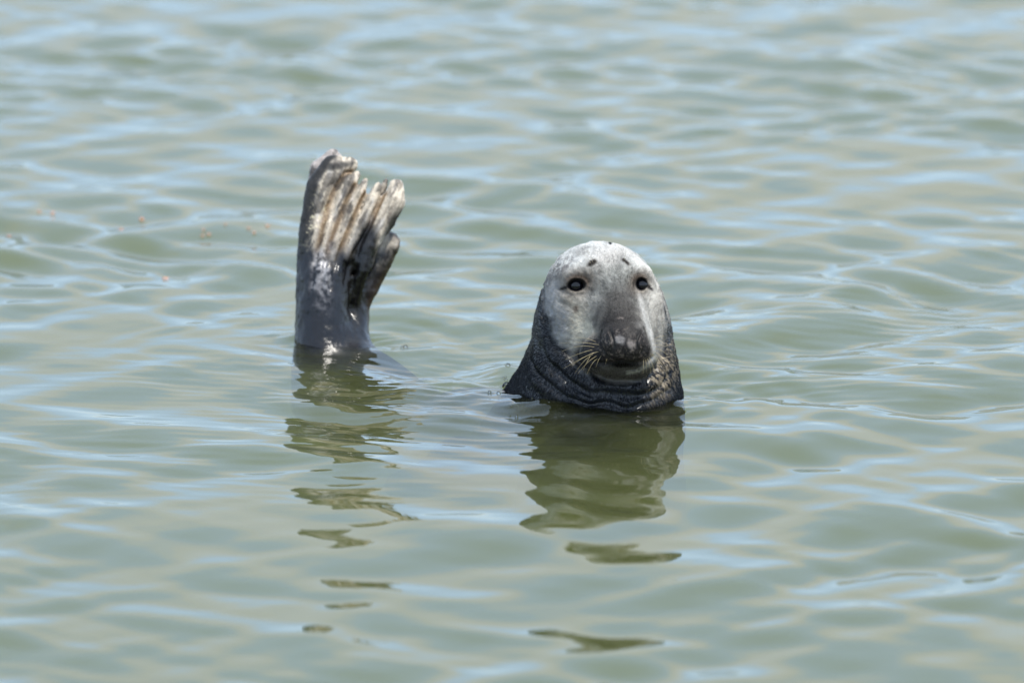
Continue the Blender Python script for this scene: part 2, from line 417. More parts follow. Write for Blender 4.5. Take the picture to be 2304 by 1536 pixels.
def coat_head(Q):
    U, W_, w_ = Q[:, 0].astype(np.float64), Q[:, 1].astype(np.float64), Q[:, 2]
    n1 = fbm(Q*.35, 3, 31); n2 = fbm(Q*1.1, 3, 34); n3 = vnoise(Q*3.1, 38)
    Uj, Wj = U+n1*.8+n2*.35, W_+n1*.6+n2*.35
    C = np.tile(np.array([.008, .010, .014]), (len(Q), 1))
    C = mixc(C, (.12, .108, .09), sm(n2+n3*.7, .6, 1.2)*sm(W_, 10, 20)*.5)
    # speckle on the right neck, its golden sunlight painted into the colour
    C = mixc(C, (.30, .25, .18), blob(Uj, Wj, (12.6, 9.5), (3.2, 6.5), -.25, .6)*sm(n3+n2*.6, -.3, .6)*.75)
    face = inside_poly(Uj, Wj, FACE, .9)*sm(w_, -14, -4)
    top = sm(W_, 30, 35)
    P_ = np.tile(np.array([.46, .445, .415]), (len(Q), 1))
    P_ = mixc(P_, (.60, .60, .585), top); P_ = mixc(P_, (.30, .30, .29), sm(n1+.3*n2, .05, .6)*.45)
    P_ = mixc(P_, (.60, .565, .49), blob(Uj, Wj, (-5.2, 18.4), (3.0, 5.5), .3, .7)*.8)
    P_ = mixc(P_, (.30, .31, .33), blob(Uj, Wj, (-11.8, 22), (3.2, 9), .12, .6)*(.45+.5*sm(n3+n2*.5, -.4, .5)))  # bluish shadow down the left cheek, painted into the coat
    P_ = mixc(P_, (.14, .13, .13), blob(Uj, Wj, (-10.8, 32.2), (4.2, 1.6), .75, .7)*sm(n3+n2, -.6, .5)*.8)
    P_ = mixc(P_, (.28, .27, .25), blob(Uj, Wj, (-2.6, 30.2), (4.4, 3.2), .2, .8)*.8)
    P_ = mixc(P_, (.40, .38, .36), blob(Uj, Wj, (1.0, 35.0), (5, 2.2), 0, .8)*.6)
    P_ = mixc(P_, (.24, .23, .20), blob(Uj, Wj, (-8.0, 24.2), (3.4, 2.2), -.3, .8)*.65)
    P_ = mixc(P_, (.16, .13, .11), blob(Uj, Wj, (-6.8, 23.2), (.8, .7), 0, .6)*.8)
    P_ = mixc(P_, (.27, .25, .23), blob(Uj, Wj, (12.0, 20), (1.8, 8), -.1, .7)*sm(n3+n2*.5, -.2, .5)*.8)
    # bridge of the nose
    P_ = mixc(P_, (.26, .27, .26), blob(Uj, Wj, (2.6, 27.2), (5.0, 5.5), -.1, .7)*.85)
    P_ = mixc(P_, (.085, .08, .076), blob(Uj, Wj, (2.4, 22.6), (4.9, 6.4), -.15, .65)*.94)
    P_ = mixc(P_, (.05, .046, .045), blob(Uj, Wj, (3.2, 17.8), (5.6, 4.6), -.2, .5)*.96)
    # muzzle
    P_ = mixc(P_, (.026, .027, .032), blob(Uj, Wj, (-2.6, 13.0), (5.0, 3.9), .35, .3)*.97)  # dark left whisker pad, deepened with painted bluish shade
    P_ = mixc(P_, (.045, .040, .040), blob(Uj, Wj, (4.2, 13.8), (6.3, 5.0), 0, .3))
    P_ = mixc(P_, (.20, .175, .155), blob(Uj, Wj, (4, 13.8), (6.5, 5), 0, .3)*sm(n3+n2*.4, .1, .8)*.9)
    P_ = mixc(P_, (.31, .295, .29), blob(Uj, Wj, (2.5, 15.9), (1.1, 1.1), -.5, .5)*.85)  # two greyish highlights painted on the nose between the nostrils
    P_ = mixc(P_, (.33, .30, .285), blob(Uj, Wj, (5.6, 15.7), (.9, 1.0), .5, .5)*.85)
    P_ = mixc(P_, (.26, .23, .215), blob(Uj, Wj, (2.7, 20.9), (1.2, .22), .3, .5)*.7)
    # pale ridge on the right of the muzzle, chin
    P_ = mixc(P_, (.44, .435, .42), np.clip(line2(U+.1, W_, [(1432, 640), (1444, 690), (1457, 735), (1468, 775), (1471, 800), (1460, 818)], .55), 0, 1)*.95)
    P_ = mixc(P_, (.13, .125, .115), blob(Uj, Wj, (3.6, 8.6), (8.0, 2.2), .08, .5)*.95)
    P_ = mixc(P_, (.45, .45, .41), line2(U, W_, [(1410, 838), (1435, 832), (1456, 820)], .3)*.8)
    P_ = mixc(P_, (.014, .012, .012), np.clip(line2(U, W_, [(1335, 812), (1376, 816), (1402, 816), (1430, 817)], .4), 0, 1)); P_ = mixc(P_, (.008, .008, .008), blob(U, W_, (3.7, 10.8), (3.0, .75), .05, .4))
    for k, (s, ap, er) in enumerate(EYES):
        sgn = -1 if k == 0 else 1
        P_ = mixc(P_, (.15, .12, .10), blob(U+n2*.3, W_, (s[0]-sgn*.3, s[1]+.3), (ap[0]*2.1, 2.7), -.4*sgn, .7)*.75)
        P_ = mixc(P_, (.09, .07, .055), blob(U, W_, (s[0]-sgn*.4, s[1]+1.1), (ap[0]*1.5, 1.4), 0, .5)*.9)
        P_ = mixc(P_, (.42, .38, .33), blob(U, W_, (s[0], s[1]-1.0), (ap[0]*1.3, 1.05), 0, .3)*.4)
        P_ = mixc(P_, (.018, .016, .016), blob(U, W_, (s[0], s[1]+.05), (ap[0]*1.25, ap[1]*1.2), .15*(-sgn), .14))
        P_ = mixc(P_, (.03, .025, .025), blob(U, W_, (s[0]+sgn*ap[0]*1.55, s[1]-.6), (1.3, .36), .3 if k == 0 else -.7, .4)*.9)
    P_ = mixc(P_, (.050, .042, .036), blob(U+n2*.2, W_+n2*.15, (-3.4, 33.4), (1.25, .62), .5, .4))
    P_ = mixc(P_, (.050, .042, .036), blob(U+n2*.2, W_+n2*.15, (4.2, 33.7), (1.15, .42), -.65, .4))
    P_ = mixc(P_, (.02, .02, .02), blob(U, W_, (.8, 37.9), (.35, .3), 0, .3))
    for pl in ([(1370, 744), (1375, 755), (1379, 768), (1380, 782)], [(1440, 744), (1434, 755), (1430, 768), (1429, 782)]):
        P_ = mixc(P_, (.004, .004, .004), np.clip(1.5*line2(U, W_, pl, .26), 0, 1))
    for pl in ([(1352, 742), (1348, 762), (1352, 784), (1366, 800)], [(1446, 736), (1452, 758), (1449, 780), (1438, 798)]):
        P_ = mixc(P_, (.012, .012, .012), .8*line2(U, W_, pl, .22))
    ang = np.arctan2(W_-16, U-3.8); rad_ = np.hypot(W_-16, U-3.8)
    st = vnoise(np.column_stack([ang*16+n1*1.2, rad_*.28, w_*.1]), 41)*.6+vnoise(np.column_stack([ang*34+n1*2, rad_*.5, w_*.1]), 42)*.5
    far_ = sm(rad_, 6, 12)
    P_ = np.clip(P_, .001, 1)**1.32*1.12
    P_ *= (1+.20*n3*(1-.6*top)+.14*n2*(1-.6*top)+.38*st*far_-.10*sm(n1, .1, .9))[:, None]
    C *= np.clip(1+.7*st, .3, 3)[:, None]
    C *= (1+.25*n3)[:, None]
    C = C*(1-face[:, None])+P_*face[:, None]
    wet = 1-face*sm(W_, 6, 13)
    wet = np.maximum(wet, .35*blob(Uj, Wj, (3.4, 14.6), (5.5, 4.5)))
    return np.clip(C, .005, .8), wet
def coat_flip(Q):
    U, W_, w_ = Q[:, 0], Q[:, 1], Q[:, 2]
    n1 = fbm(Q*.4, 3, 51); n2 = fbm(Q*1.2, 3, 54); n3 = vnoise(Q*3.0, 58)
    C = np.tile(np.array([.62, .56, .48]), (len(Q), 1))
    streak = fbm(np.column_stack([(U*.9-W_*.38)*1.5, (W_*.9+U*.38)*.28, w_*.6]), 3, 61)
    C = mixc(C, (.055, .050, .050), sm(streak, .15, .6)*(.8-.4*sm(W_, 26, 30)))
    C = mixc(C, (.60, .57, .54), sm(streak, -.1, -.6)*.7)
    for g in GRV:
        dd = pdist(Q.astype(np.float32), g, 2.5)[0]; C = mixc(C, (.24, .15, .065), np.exp(-(dd/.75)**2).astype(float)*.9*sm(W_, 17, 22)); C = mixc(C, (.05, .03, .015), np.exp(-(dd/.28)**2).astype(float)*.85*sm(W_, 19, 24))
    for g in THIN: C = mixc(C, (.10, .075, .055), np.exp(-(pdist(Q.astype(np.float32), g, 1.)[0]/.3)**2).astype(float)*.6*sm(n2+n3, -.7, .2))
    edge = 1-sm(U+n1*.7-(.0*W_)-np.interp(W_, [0, 20, 30, 36, 41, 45], [-9, -6.6, -4.6, -3.6, -1.6, 2]), -.6, 1.2)
    C = mixc(C, (.030, .030, .033), edge*.93)
    C = mixc(C, (.035, .035, .038), blob(U+n1, W_+n1, (1.2, 41.2), (3.6, 1.0), .25, .5)*.8)
    C = mixc(C, (.56, .52, .40), blob(U+n1*.5, W_, (-4.2, 27.5), (1.8, 9.), -.18, .6)*sm(n3+n2*.3, .2, .7)*.9)
    lo = 1-sm(W_+n1*2.5, 16, 25)
    L_ = mixc(np.tile(np.array([.026, .028, .038]), (len(Q), 1)), (.42, .41, .42), blob(U+n1, W_+n1, (-2.6, 17.0), (2.2, 7.5), .1, .8)*sm(n2, -.6, .5)*.9)
    C = C*(1-lo[:, None])+L_*lo[:, None]
    C = mixc(C, (.035, .036, .042), blob(U+n1*.5, W_, (7.3, 18.0), (3.0, 10.5), -.12, .3)*.97)  # shadowed hollow by the folded edge, painted dark
    C = mixc(C, (.028, .026, .026), blob(U, W_, (5.0, 12.0), (3.3, 8.0), -.05, .35)*.95)  # painted shade in the recess between the two shins
    C = mixc(C, (.10, .075, .058), sm(-w_, .6, 2.4)*sm(U, 7, 9)*.9)
    C = mixc(C, (.46, .42, .40), sm(-w_, .4, 2.)*(1-sm(U, 0, 5))*sm(W_, 36, 39))
    C = mixc(C, (.035, .034, .036), blob(U+n1, W_+n1*.6, (15.2, 27.2), (4.2, 1.9), .95, .5)*.9)
    C = mixc(C, (.045, .04, .04), sm(fbm(np.column_stack([(U*.9-W_*.4)*.8, (W_*.9+U*.4)*.3, w_*.3]), 3, 66), .2, .5)*sm(W_, 24, 30)*.6)
    C = np.clip(C, .001, 1)**1.4*1.1
    C *= (1+.25*n3+.2*n2)[:, None]
    return np.clip(C, .004, .75), 1-.5*sm(W_, 18, 30)
def coat(P):
    C = np.tile(np.array([.012, .013, .015]), (len(P), 1)); W = -np.ones(len(P))
    m = (P[:, 1] < .62) & (P[:, 0] > -.25); C[m], W[m] = coat_head(to_loc(P[m], HO))
    m = (P[:, 1] > .8); C[m], W[m] = coat_flip(to_loc(P[m], FO))
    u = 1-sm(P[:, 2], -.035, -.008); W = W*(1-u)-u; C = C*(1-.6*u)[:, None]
    return C, W
def set_coat(me, P):
    C, W = coat(P)
    a = me.color_attributes.new('coat', 'FLOAT_COLOR', 'POINT')
    a.data.foreach_set('color', np.column_stack([C, W]).astype(np.float32).ravel())
    return C, W

# ------------------------------------------------------------------ materials
def new_mat(name):
    m = bpy.data.materials.new(name); m.use_nodes = True; m.node_tree.nodes.clear(); return m, m.node_tree
def simple(name, colr, rough=.5, **k):
    m, t = new_mat(name); b = N(t, 'ShaderNodeBsdfPrincipled'); o = N(t, 'ShaderNodeOutputMaterial')
    nz = N(t, 'ShaderNodeTexNoise'); nz.inputs['Scale'].default_value = 60
    mr = N(t, 'ShaderNodeMapRange'); mr.inputs['To Min'].default_value = .8; mr.inputs['To Max'].default_value = 1.2
    mm = N(t, 'ShaderNodeMix', data_type='RGBA', blend_type='MULTIPLY'); mm.inputs['Factor'].default_value = 1; mm.inputs['A'].default_value = (*colr, 1)
    t.links.new(nz.outputs['Fac'], mr.inputs['Value']); t.links.new(mr.outputs[0], mm.inputs['B']); t.links.new(mm.outputs['Result'], b.inputs['Base Color'])
    b.inputs['Roughness'].default_value = rough
    for a, v in k.items(): b.inputs[a].default_value = v
    t.links.new(b.outputs[0], o.inputs['Surface']); return m
def skin_mat():
    m, t = new_mat('seal_coat'); l = t.links.new
    b = N(t, 'ShaderNodeBsdfPrincipled'); o = N(t, 'ShaderNodeOutputMaterial'); at = N(t, 'ShaderNodeAttribute', attribute_name='coat')
    tcn = N(t, 'ShaderNodeTexCoord'); n1 = N(t, 'ShaderNodeTexNoise'); n1.inputs['Scale'].default_value = 420; n1.inputs['Detail'].default_value = 3
    l(tcn.outputs['Object'], n1.inputs['Vector'])
    mr = N(t, 'ShaderNodeMapRange'); mr.inputs['From Min'].default_value = .3; mr.inputs['From Max'].default_value = .7; mr.inputs['To Min'].default_value = .84; mr.inputs['To Max'].default_value = 1.16
    l(n1.outputs['Fac'], mr.inputs['Value'])
    mm = N(t, 'ShaderNodeMix', data_type='RGBA', blend_type='MULTIPLY'); mm.inputs['Factor'].default_value = 1
    l(at.outputs['Color'], mm.inputs['A']); l(mr.outputs[0], mm.inputs['B']); l(mm.outputs['Result'], b.inputs['Base Color'])
    r = N(t, 'ShaderNodeMapRange'); r.inputs['To Min'].default_value = .75; r.inputs['To Max'].default_value = .24
    l(at.outputs['Alpha'], r.inputs['Value']); l(r.outputs[0], b.inputs['Roughness'])
    s = N(t, 'ShaderNodeMapRange'); s.inputs['From Min'].default_value = -1; s.inputs['To Min'].default_value = 0; s.inputs['To Max'].default_value = .5
    l(at.outputs['Alpha'], s.inputs['Value']); l(s.outputs[0], b.inputs['Specular IOR Level'])
    bp = N(t, 'ShaderNodeBump'); bp.inputs['Distance'].default_value = .0012; bp.inputs['Strength'].default_value = .35
    l(n1.outputs['Fac'], bp.inputs['Height']); l(bp.outputs[0], b.inputs['Normal'])
    l(b.outputs[0], o.inputs['Surface']); return m
def hair_mat():
    m, t = new_mat('seal_fur'); l = t.links.new
    b = N(t, 'ShaderNodeBsdfPrincipled'); o = N(t, 'ShaderNodeOutputMaterial'); at = N(t, 'ShaderNodeAttribute', attribute_name='coat')
    l(at.outputs['Color'], b.inputs['Base Color']); b.inputs['Roughness'].default_value = .27; b.inputs['Specular IOR Level'].default_value = .13
    l(b.outputs[0], o.inputs['Surface']); return m
MAT_SKIN, MAT_HAIR = skin_mat(), hair_mat()
MAT_EYE = simple('dark_eye', (.006, .006, .009), .04)
MAT_WHISK = simple('whisker_horn', (.50, .42, .24), .4)

def water_mat():
    m, t = new_mat('sea_water'); l = t.links.new; o = N(t, 'ShaderNodeOutputMaterial')
    tr = N(t, 'ShaderNodeBsdfTransparent'); gl = N(t, 'ShaderNodeBsdfGlossy'); gl.inputs['Roughness'].default_value = .015
    fr = N(t, 'ShaderNodeFresnel'); fr.inputs['IOR'].default_value = 1.333
    ms = N(t, 'ShaderNodeMixShader'); l(fr.outputs[0], ms.inputs[0]); l(tr.outputs[0], ms.inputs[1]); l(gl.outputs[0], ms.inputs[2])
    l(ms.outputs[0], o.inputs['Surface'])
    v = N(t, 'ShaderNodeVolumePrincipled'); v.inputs['Color'].default_value = (.36, .405, .18, 1)
    v.inputs['Density'].default_value = 1.45; v.inputs['Absorption Color'].default_value = (0, 0, 0, 1); v.inputs['Anisotropy'].default_value = .0
    l(v.outputs[0], o.inputs['Volume'])
    return m
MAT_WATER = water_mat()

# ------------------------------------------------------------------ water
rng = np.random.default_rng(11)
def px2w(px, py):
    """where the sight line through a picture point meets the water"""
    a = PITCH+math.atan((py-768)/20000.); y = CAM[1]+CAM[2]/math.tan(a); dist = math.hypot(y-CAM[1], CAM[2])
    return np.array([(px-1152)/20000.*dist, y])
xs = graded([(-2.2, 2.2, .0065)]); ext = np.array([.01*1.16**k for k in range(1, 60)]).cumsum(); ext = ext[ext < 1500]
xs = np.concatenate([-2.2-ext[::-1], xs, 2.2+ext]).astype(np.float64)
ys = graded([(-4.2, -2.0, .009), (-2., 2.6, .0078), (2.6, 9.5, .014)]); ys = np.concatenate([-4.2-ext[::-1], ys, 9.5+ext]).astype(np.float64)
GX, GY = np.meshgrid(xs, ys, indexing='ij')
def water_height(x, y):
    z = np.zeros_like(x)
    wx = x+.05*np.sin(1.9*y+.7)+.04*np.sin(3.1*x+1.3*y); wy = y+.06*np.sin(1.6*x+2.)+.04*np.sin(2.7*y-1.1*x)
    fade = 1/(1+(np.maximum(np.hypot(x, y-2)-16, 0)/12)**2)
    r = np.random.default_rng(7)
    lam = np.exp(r.uniform(math.log(.155), math.log(1.15), 130))
    for k, L_ in enumerate(lam):
        th = (-1 if r.random() < .5 else 1)*r.normal(.98, .30)+.08+(-math.pi/2); kk = 2*math.pi/L_
        slope = .0110*(1.0 if L_ > .26 else (L_/.26)**1.3)*(1.0 if L_ < .6 else (.6/L_)**1.0)
        ph = kk*(wx*math.cos(th)+wy*math.sin(th))+r.uniform(0, 6.283)
        z += slope/kk*(np.sin(ph)+.15*np.sin(2*ph+.6))
    # scattered little wrinkles that die out between gusts
    for g_ in range(3):
        mk = np.clip(np.sin(1.7*wx+2.3*g_+.8*np.sin(1.1*wy))*np.sin(1.3*wy+1.9*g_+.9*np.sin(1.4*wx))-.55, 0, 1)*2.2
        for k in range(7):
            L_ = r.uniform(.05, .10); th = r.normal(-1.6, .5); kk = 2*math.pi/L_
            z += mk*.010/kk*np.sin(kk*(wx*math.cos(th)+wy*math.sin(th))+r.uniform(0, 6.28))*np.exp(-((np.abs(y)-0)/9)**4)
    z *= .55+.75*np.clip(.5+.5*np.sin(.9*x+1.3*y+1.5*np.sin(.7*x-.5*y))+.35*np.sin(2.3*x-1.7*y+2), 0, 1.3)
    z *= fade*(1-.28*np.exp(-(((x-.22)/.45)**2+((y+.55)/.75)**2)))
    # rings and wavelets round the animal
    for cx_, cy_, a_, l_, rr, dec in ((.20, .12, .0028, .12, .19, .40), (-.43, 1.08, .0024, .11, .10, .35), (-.12, .35, .0018, .085, .05, .3)):
        d = np.hypot(x-cx_, (y-cy_)); d = d+.035*np.sin(7*wx+5*wy)+.02*np.sin(13*wx-9*wy); z += (.6+.4*np.sin(2.2*np.arctan2(y-cy_, x-cx_)+1))* a_*np.exp(-np.maximum(d-rr, 0)/dec*1.6)*np.sin(2*math.pi*(d-rr)/l_+.9*np.sin(3*np.arctan2(y-cy_, x-cx_)))
    # fine capillary wrinkles where the animal stirred the water
    msk = 1.15*np.exp(-(((x+.22)/.36)**2+((y-.40)/.60)**2))
    r = np.random.default_rng(3)
    for k in range(26):
        L_ = r.uniform(.028, .07); th = r.normal(-1.9, .5); kk = 2*math.pi/L_
        z += msk*.0125/kk*np.sin(kk*(wx*math.cos(th)+wy*math.sin(th))+r.uniform(0, 6.28))
    for cx_, cy_, rr in ((.20, .15, .185), (-.43, 1.09, .085)):
        d = np.hypot(x-cx_, y-cy_)-rr; nz_ = np.sin(61*x+23*y+3*np.sin(19*x))+np.sin(83*y-37*x+2*np.sin(27*y))+np.sin(47*(x+y))
        z += .0011*np.exp(-(d/.07)**2)*nz_+.004*np.exp(-np.maximum(d, 0)/.012)*(d > -.05)
    return z
def feature(x, y, px, py, lx, ly, h, rot=0.):
    c = px2w(px, py); X_, Y_ = x-c[0], y-c[1]; ca, sa = math.cos(rot), math.sin(rot)
    return h*np.exp(-((X_*ca+Y_*sa)/lx)**2-((-X_*sa+Y_*ca)/ly)**2)
def full_height(x, y):
    z = water_height(x, y)
    z += feature(x, y, 1165, 855, .050, .10, .022)+feature(x, y, 1130, 840, .045, .09, .014)     # hump beside the neck
    z += feature(x, y, 1235, 922, .085, .06, .019)                                                # film over the shoulder
    z += feature(x, y, 880, 785, .12, .10, .014)
    z += feature(x, y, 1700, 740, .30, .22, .016, -.05)                                          # long low swell on the right
    z += feature(x, y, 1780, 985, .22, .18, .013, .15)
    z += feature(x, y, 1080, 1190, .22, .28, .016)
    return z
t1 = time.time()
GZ = full_height(GX, GY)
nx, ny = GX.shape
WV = np.stack([GX, GY, GZ], -1).reshape(-1, 3)
I = np.arange(nx*ny, dtype=np.int32).reshape(nx, ny)
WF = np.stack([I[:-1, :-1], I[1:, :-1], I[1:, 1:], I[:-1, 1:]], -1).reshape(-1, 4)
# close the body of water: skirts and floor
def ring():
    a = list(I[:, 0])+list(I[-1, 1:])+list(I[-2::-1, -1])+list(I[0, -2:0:-1]); return np.array(a, dtype=np.int32)
rg = ring(); nb = len(WV); low = WV[rg].copy(); low[:, 2] = -4.0
WV = np.vstack([WV, low, [[0, 0, -4.0]]]); m_ = len(rg); j = np.arange(m_, dtype=np.int32); jn = (j+1) % m_
SK = np.stack([rg[j], nb+j, nb+jn, rg[jn]], 1)
FLr = np.stack([nb+j, np.full(m_, nb+m_), nb+jn], 1)
me = bpy.data.meshes.new('water')
tot = len(WF)+len(SK)+len(FLr)
me.vertices.add(len(WV)); me.vertices.foreach_set('co', WV.astype(np.float32).ravel())
li = np.concatenate([WF.ravel(), SK.ravel(), FLr.ravel()]).astype(np.int32); me.loops.add(len(li)); me.loops.foreach_set('vertex_index', li)
ls = np.concatenate([np.arange(0, (len(WF)+len(SK))*4, 4), (len(WF)+len(SK))*4+np.arange(0, len(FLr)*3, 3)]).astype(np.int32)
me.polygons.add(tot); me.polygons.foreach_set('loop_start', ls); me.update(calc_edges=True)
sm_ = np.zeros(tot, bool); sm_[:len(WF)] = True; me.polygons.foreach_set('use_smooth', sm_)
water = tag(add_obj('water', me, MAT_WATER), 'calm green sea water with small glassy ripples', kind='structure')
print('water', len(WV), round(time.time()-t1, 1))
ext_b = 1400
sb = mesh_from('seabed', [(-ext_b, -ext_b, -3.9), (ext_b, -ext_b, -3.9), (ext_b, ext_b, -3.9), (-ext_b, ext_b, -3.9)], [(0, 1, 2, 3)], False)
tag(add_obj('seabed', sb, simple('wet_sand', (.22, .20, .12), .9)), kind='structure')

# ------------------------------------------------------------------ the seal
seal = bpy.data.objects.new('grey_seal', None); col.objects.link(seal); seal.location = (0, .5, 0); seal.empty_display_size = .3
tag(seal, 'grey seal with pale head and hind flippers raised out of calm green water', 'seal')
OFF = np.array([0, .5, 0])
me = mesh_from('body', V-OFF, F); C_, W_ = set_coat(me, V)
add_obj('body', me, MAT_SKIN, seal)

def uv_sphere(c, r, n=28, m=18, sq=(1, 1, 1)):
    vs = []; fs = []
    for i in range(m+1):
        for k in range(n):
            a = math.pi*i/m; b = 2*math.pi*k/n; vs.append((c[0]+r*sq[0]*math.sin(a)*math.cos(b), c[1]+r*sq[1]*math.sin(a)*math.sin(b), c[2]+r*sq[2]*math.cos(a)))
    for i in range(m):
        for k in range(n): fs.append((i*n+k, (i+1)*n+k, (i+1)*n+(k+1) % n, i*n+(k+1) % n))
    return vs, fs
for s, ap, er in EYES:
    c = to_world(s-np.array([0, 0, er+.25]), HO); vs, fs = uv_sphere(c-OFF, er/100)
    add_obj('eye', mesh_from('eye', vs, fs), MAT_EYE, seal)

# fur: short strands that follow the lie of the coat
def hair_object(name, roots, dirs, nrm, length, rad, colr, rs, lift=.35, curl=.25):
    n = len(roots); k = 4; t = np.linspace(0, 1, k)
    jit = rs.normal(0, .16, (n, 3)); d = dirs+jit; d /= np.linalg.norm(d, axis=1)[:, None]
    pts = roots[:, None, :]+length[:, None, None]*(t[None, :, None]*(d[:, None, :]*.9+nrm[:, None, :]*lift)-curl*(t**2)[None, :, None]*nrm[:, None, :]*lift*1.2)
    hc = bpy.data.hair_curves.new(name); hc.add_curves([k]*n)
    hc.points.foreach_set('position', (pts-OFF).astype(np.float32).ravel())
    ra = hc.attributes.get('radius') or hc.attributes.new('radius', 'FLOAT', 'POINT')
    ra.data.foreach_set('value', (rad[:, None]*np.array([1, .9, .7, .25])[None]).astype(np.float32).ravel())
    ca = hc.attributes.new('coat', 'FLOAT_COLOR', 'CURVE'); ca.data.foreach_set('color', np.column_stack([colr, np.ones(n)]).astype(np.float32).ravel())
    o = bpy.data.objects.new(name, hc); col.objects.link(o); hc.materials.append(MAT_HAIR); o.parent = seal
    return tag(o, kind='stuff')
def scatter(mask, n, rs):
    fi = np.nonzero(mask[F].all(1))[0]; q = V[F[fi]]
    ar = np.linalg.norm(np.cross(q[:, 2]-q[:, 0], q[:, 3]-q[:, 1]), axis=1); pk = rs.choice(len(fi), n, p=ar/ar.sum())
    a, b = rs.random(n)[:, None], rs.random(n)[:, None]; q = q[pk]; g = G[F[fi[pk]]].mean(1)
    P = (q[:, 0]*(1-a)+q[:, 1]*a)*(1-b)+(q[:, 3]*(1-a)+q[:, 2]*a)*b
    return P, g/np.linalg.norm(g, axis=1)[:, None]
rs = np.random.default_rng(5)
hm = (V[:, 1] < .44) & (V[:, 0] > -.15) & (V[:, 2] > -.005)
P, g = scatter(hm, 110000, rs)
Q = to_loc(P, HO)
keep = np.ones(len(P), bool)
for s, ap, er in EYES: keep &= (((Q[:, 0]-s[0])/(ap[0]*1.25))**2+((Q[:, 1]-s[1])/(ap[1]*1.25))**2 > 1) | (Q[:, 2] < s[2]-5)
for c in NOST: keep &= pdist(Q.astype(np.float32), c, 1.5)[0] > .55
keep &= pdist(Q.astype(np.float32), MOUTH, 1.)[0] > .4
P, g, Q = P[keep], g[keep], Q[keep]
nose = to_world(np.array([3.8, 16, 26.]), HO)
fl = P-nose; fl /= np.linalg.norm(fl, axis=1)[:, None]
down = sm(16-Q[:, 1]+fbm(Q*.3, 2, 71)*2, 0, 8)[:, None]
fl = fl*(1-down*.8)+np.array([0, 0, -1.])*down*.9+.22*np.stack([vnoise(Q*.5, s) for s in (81, 82, 83)], 1)
fl -= (fl*g).sum(1)[:, None]*g; fl /= np.linalg.norm(fl, axis=1)[:, None]+1e-9
CC, WW = coat(P); WW = np.clip(WW, 0, 1)
wetn = sm(fbm(Q*1.3, 2, 91), -.4, .6)
ln = (.0048+.0016*WW)*(.7+.6*rs.random(len(P))); ln *= np.where((Q[:, 1] < 20) & (Q[:, 1] > 11) & (Q[:, 2] > 12), .5, 1)
rad = (.00022+.00018*WW)*(.7+.6*rs.random(len(P)))
CC = np.clip(CC*(.78+.5*rs.random(len(P)))[:, None]*1.05, .004, .85)
hair_object('fur', P, fl, g, ln, rad, CC, rs, lift=(.32-.18*WW)[:, None, None])
# whiskers
def tube(pts, r0, r1, n=5):
    pts = np.array(pts); vs = []; fs = []
    for i, p in enumerate(pts):
        d = pts[min(i+1, len(pts)-1)]-pts[max(i-1, 0)]; d /= np.linalg.norm(d); a = np.cross(d, [0.3, .2, 1]); a /= np.linalg.norm(a); b = np.cross(d, a)
        r = r0+(r1-r0)*i/(len(pts)-1)
        for k in range(n): vs.append(p+r*(a*math.cos(6.2832*k/n)+b*math.sin(6.2832*k/n)))
        if i:
            for k in range(n): fs.append(((i-1)*n+k, (i-1)*n+(k+1) % n, i*n+(k+1) % n, i*n+k))
    return vs, fs
WH = []
for (a, b) in (((1345, 775), (1256, 772)), ((1338, 768), (1280, 762)), ((1335, 792), (1266, 828)), ((1331, 797), (1292, 838)), ((1340, 800), (1298, 840)), ((1330, 786), (1270, 808)),
               ((1342, 806), (1318, 842)), ((1350, 800), (1338, 826)), ((1364, 806), (1360, 818)), ((1335, 780), (1262, 790)), ((1326, 800), (1310, 832)), ((1345, 790), (1284, 822)),
               ((1468, 771), (1492, 772)), ((1466, 776), (1500, 779)), ((1468, 784), (1500, 800)), ((1466, 790), (1498, 815)), ((1464, 796), (1492, 826)), ((1462, 800), (1482, 828)),
               ((1458, 803), (1470, 834)), ((1454, 806), (1462, 836)), ((1450, 808), (1452, 838)), ((1446, 808), (1444, 840)), ((1460, 796), (1478, 806)), ((1464, 768), (1496, 756)),
               ((1333, 590), (1320, 562)), ((1328, 592), (1312, 574)), ((1403, 586), (1409, 562))):
    WH.append((a, b))
for i, (a, b) in enumerate(WH):
    s = onsurf([hp(*a)])[0]; e = np.array([*hp(*b), 0.]); brow = a[1] < 620
    e[2] = s[2]+(1.0 if not brow else 1.5)
    mid = (s+e)/2+np.array([0, .8+.5*math.sin(i*2.3), 1.6+.8*math.sin(i*1.7)])
    pts = [to_world(s*(1-t)**2+2*mid*t*(1-t)+e*t*t, HO)-OFF for t in np.linspace(0, 1, 8)]
    vs, fs = tube(pts, .00032 if not brow else .0002, .00014)
    add_obj('whisker', mesh_from('whisker', vs, fs), MAT_WHISK, seal)
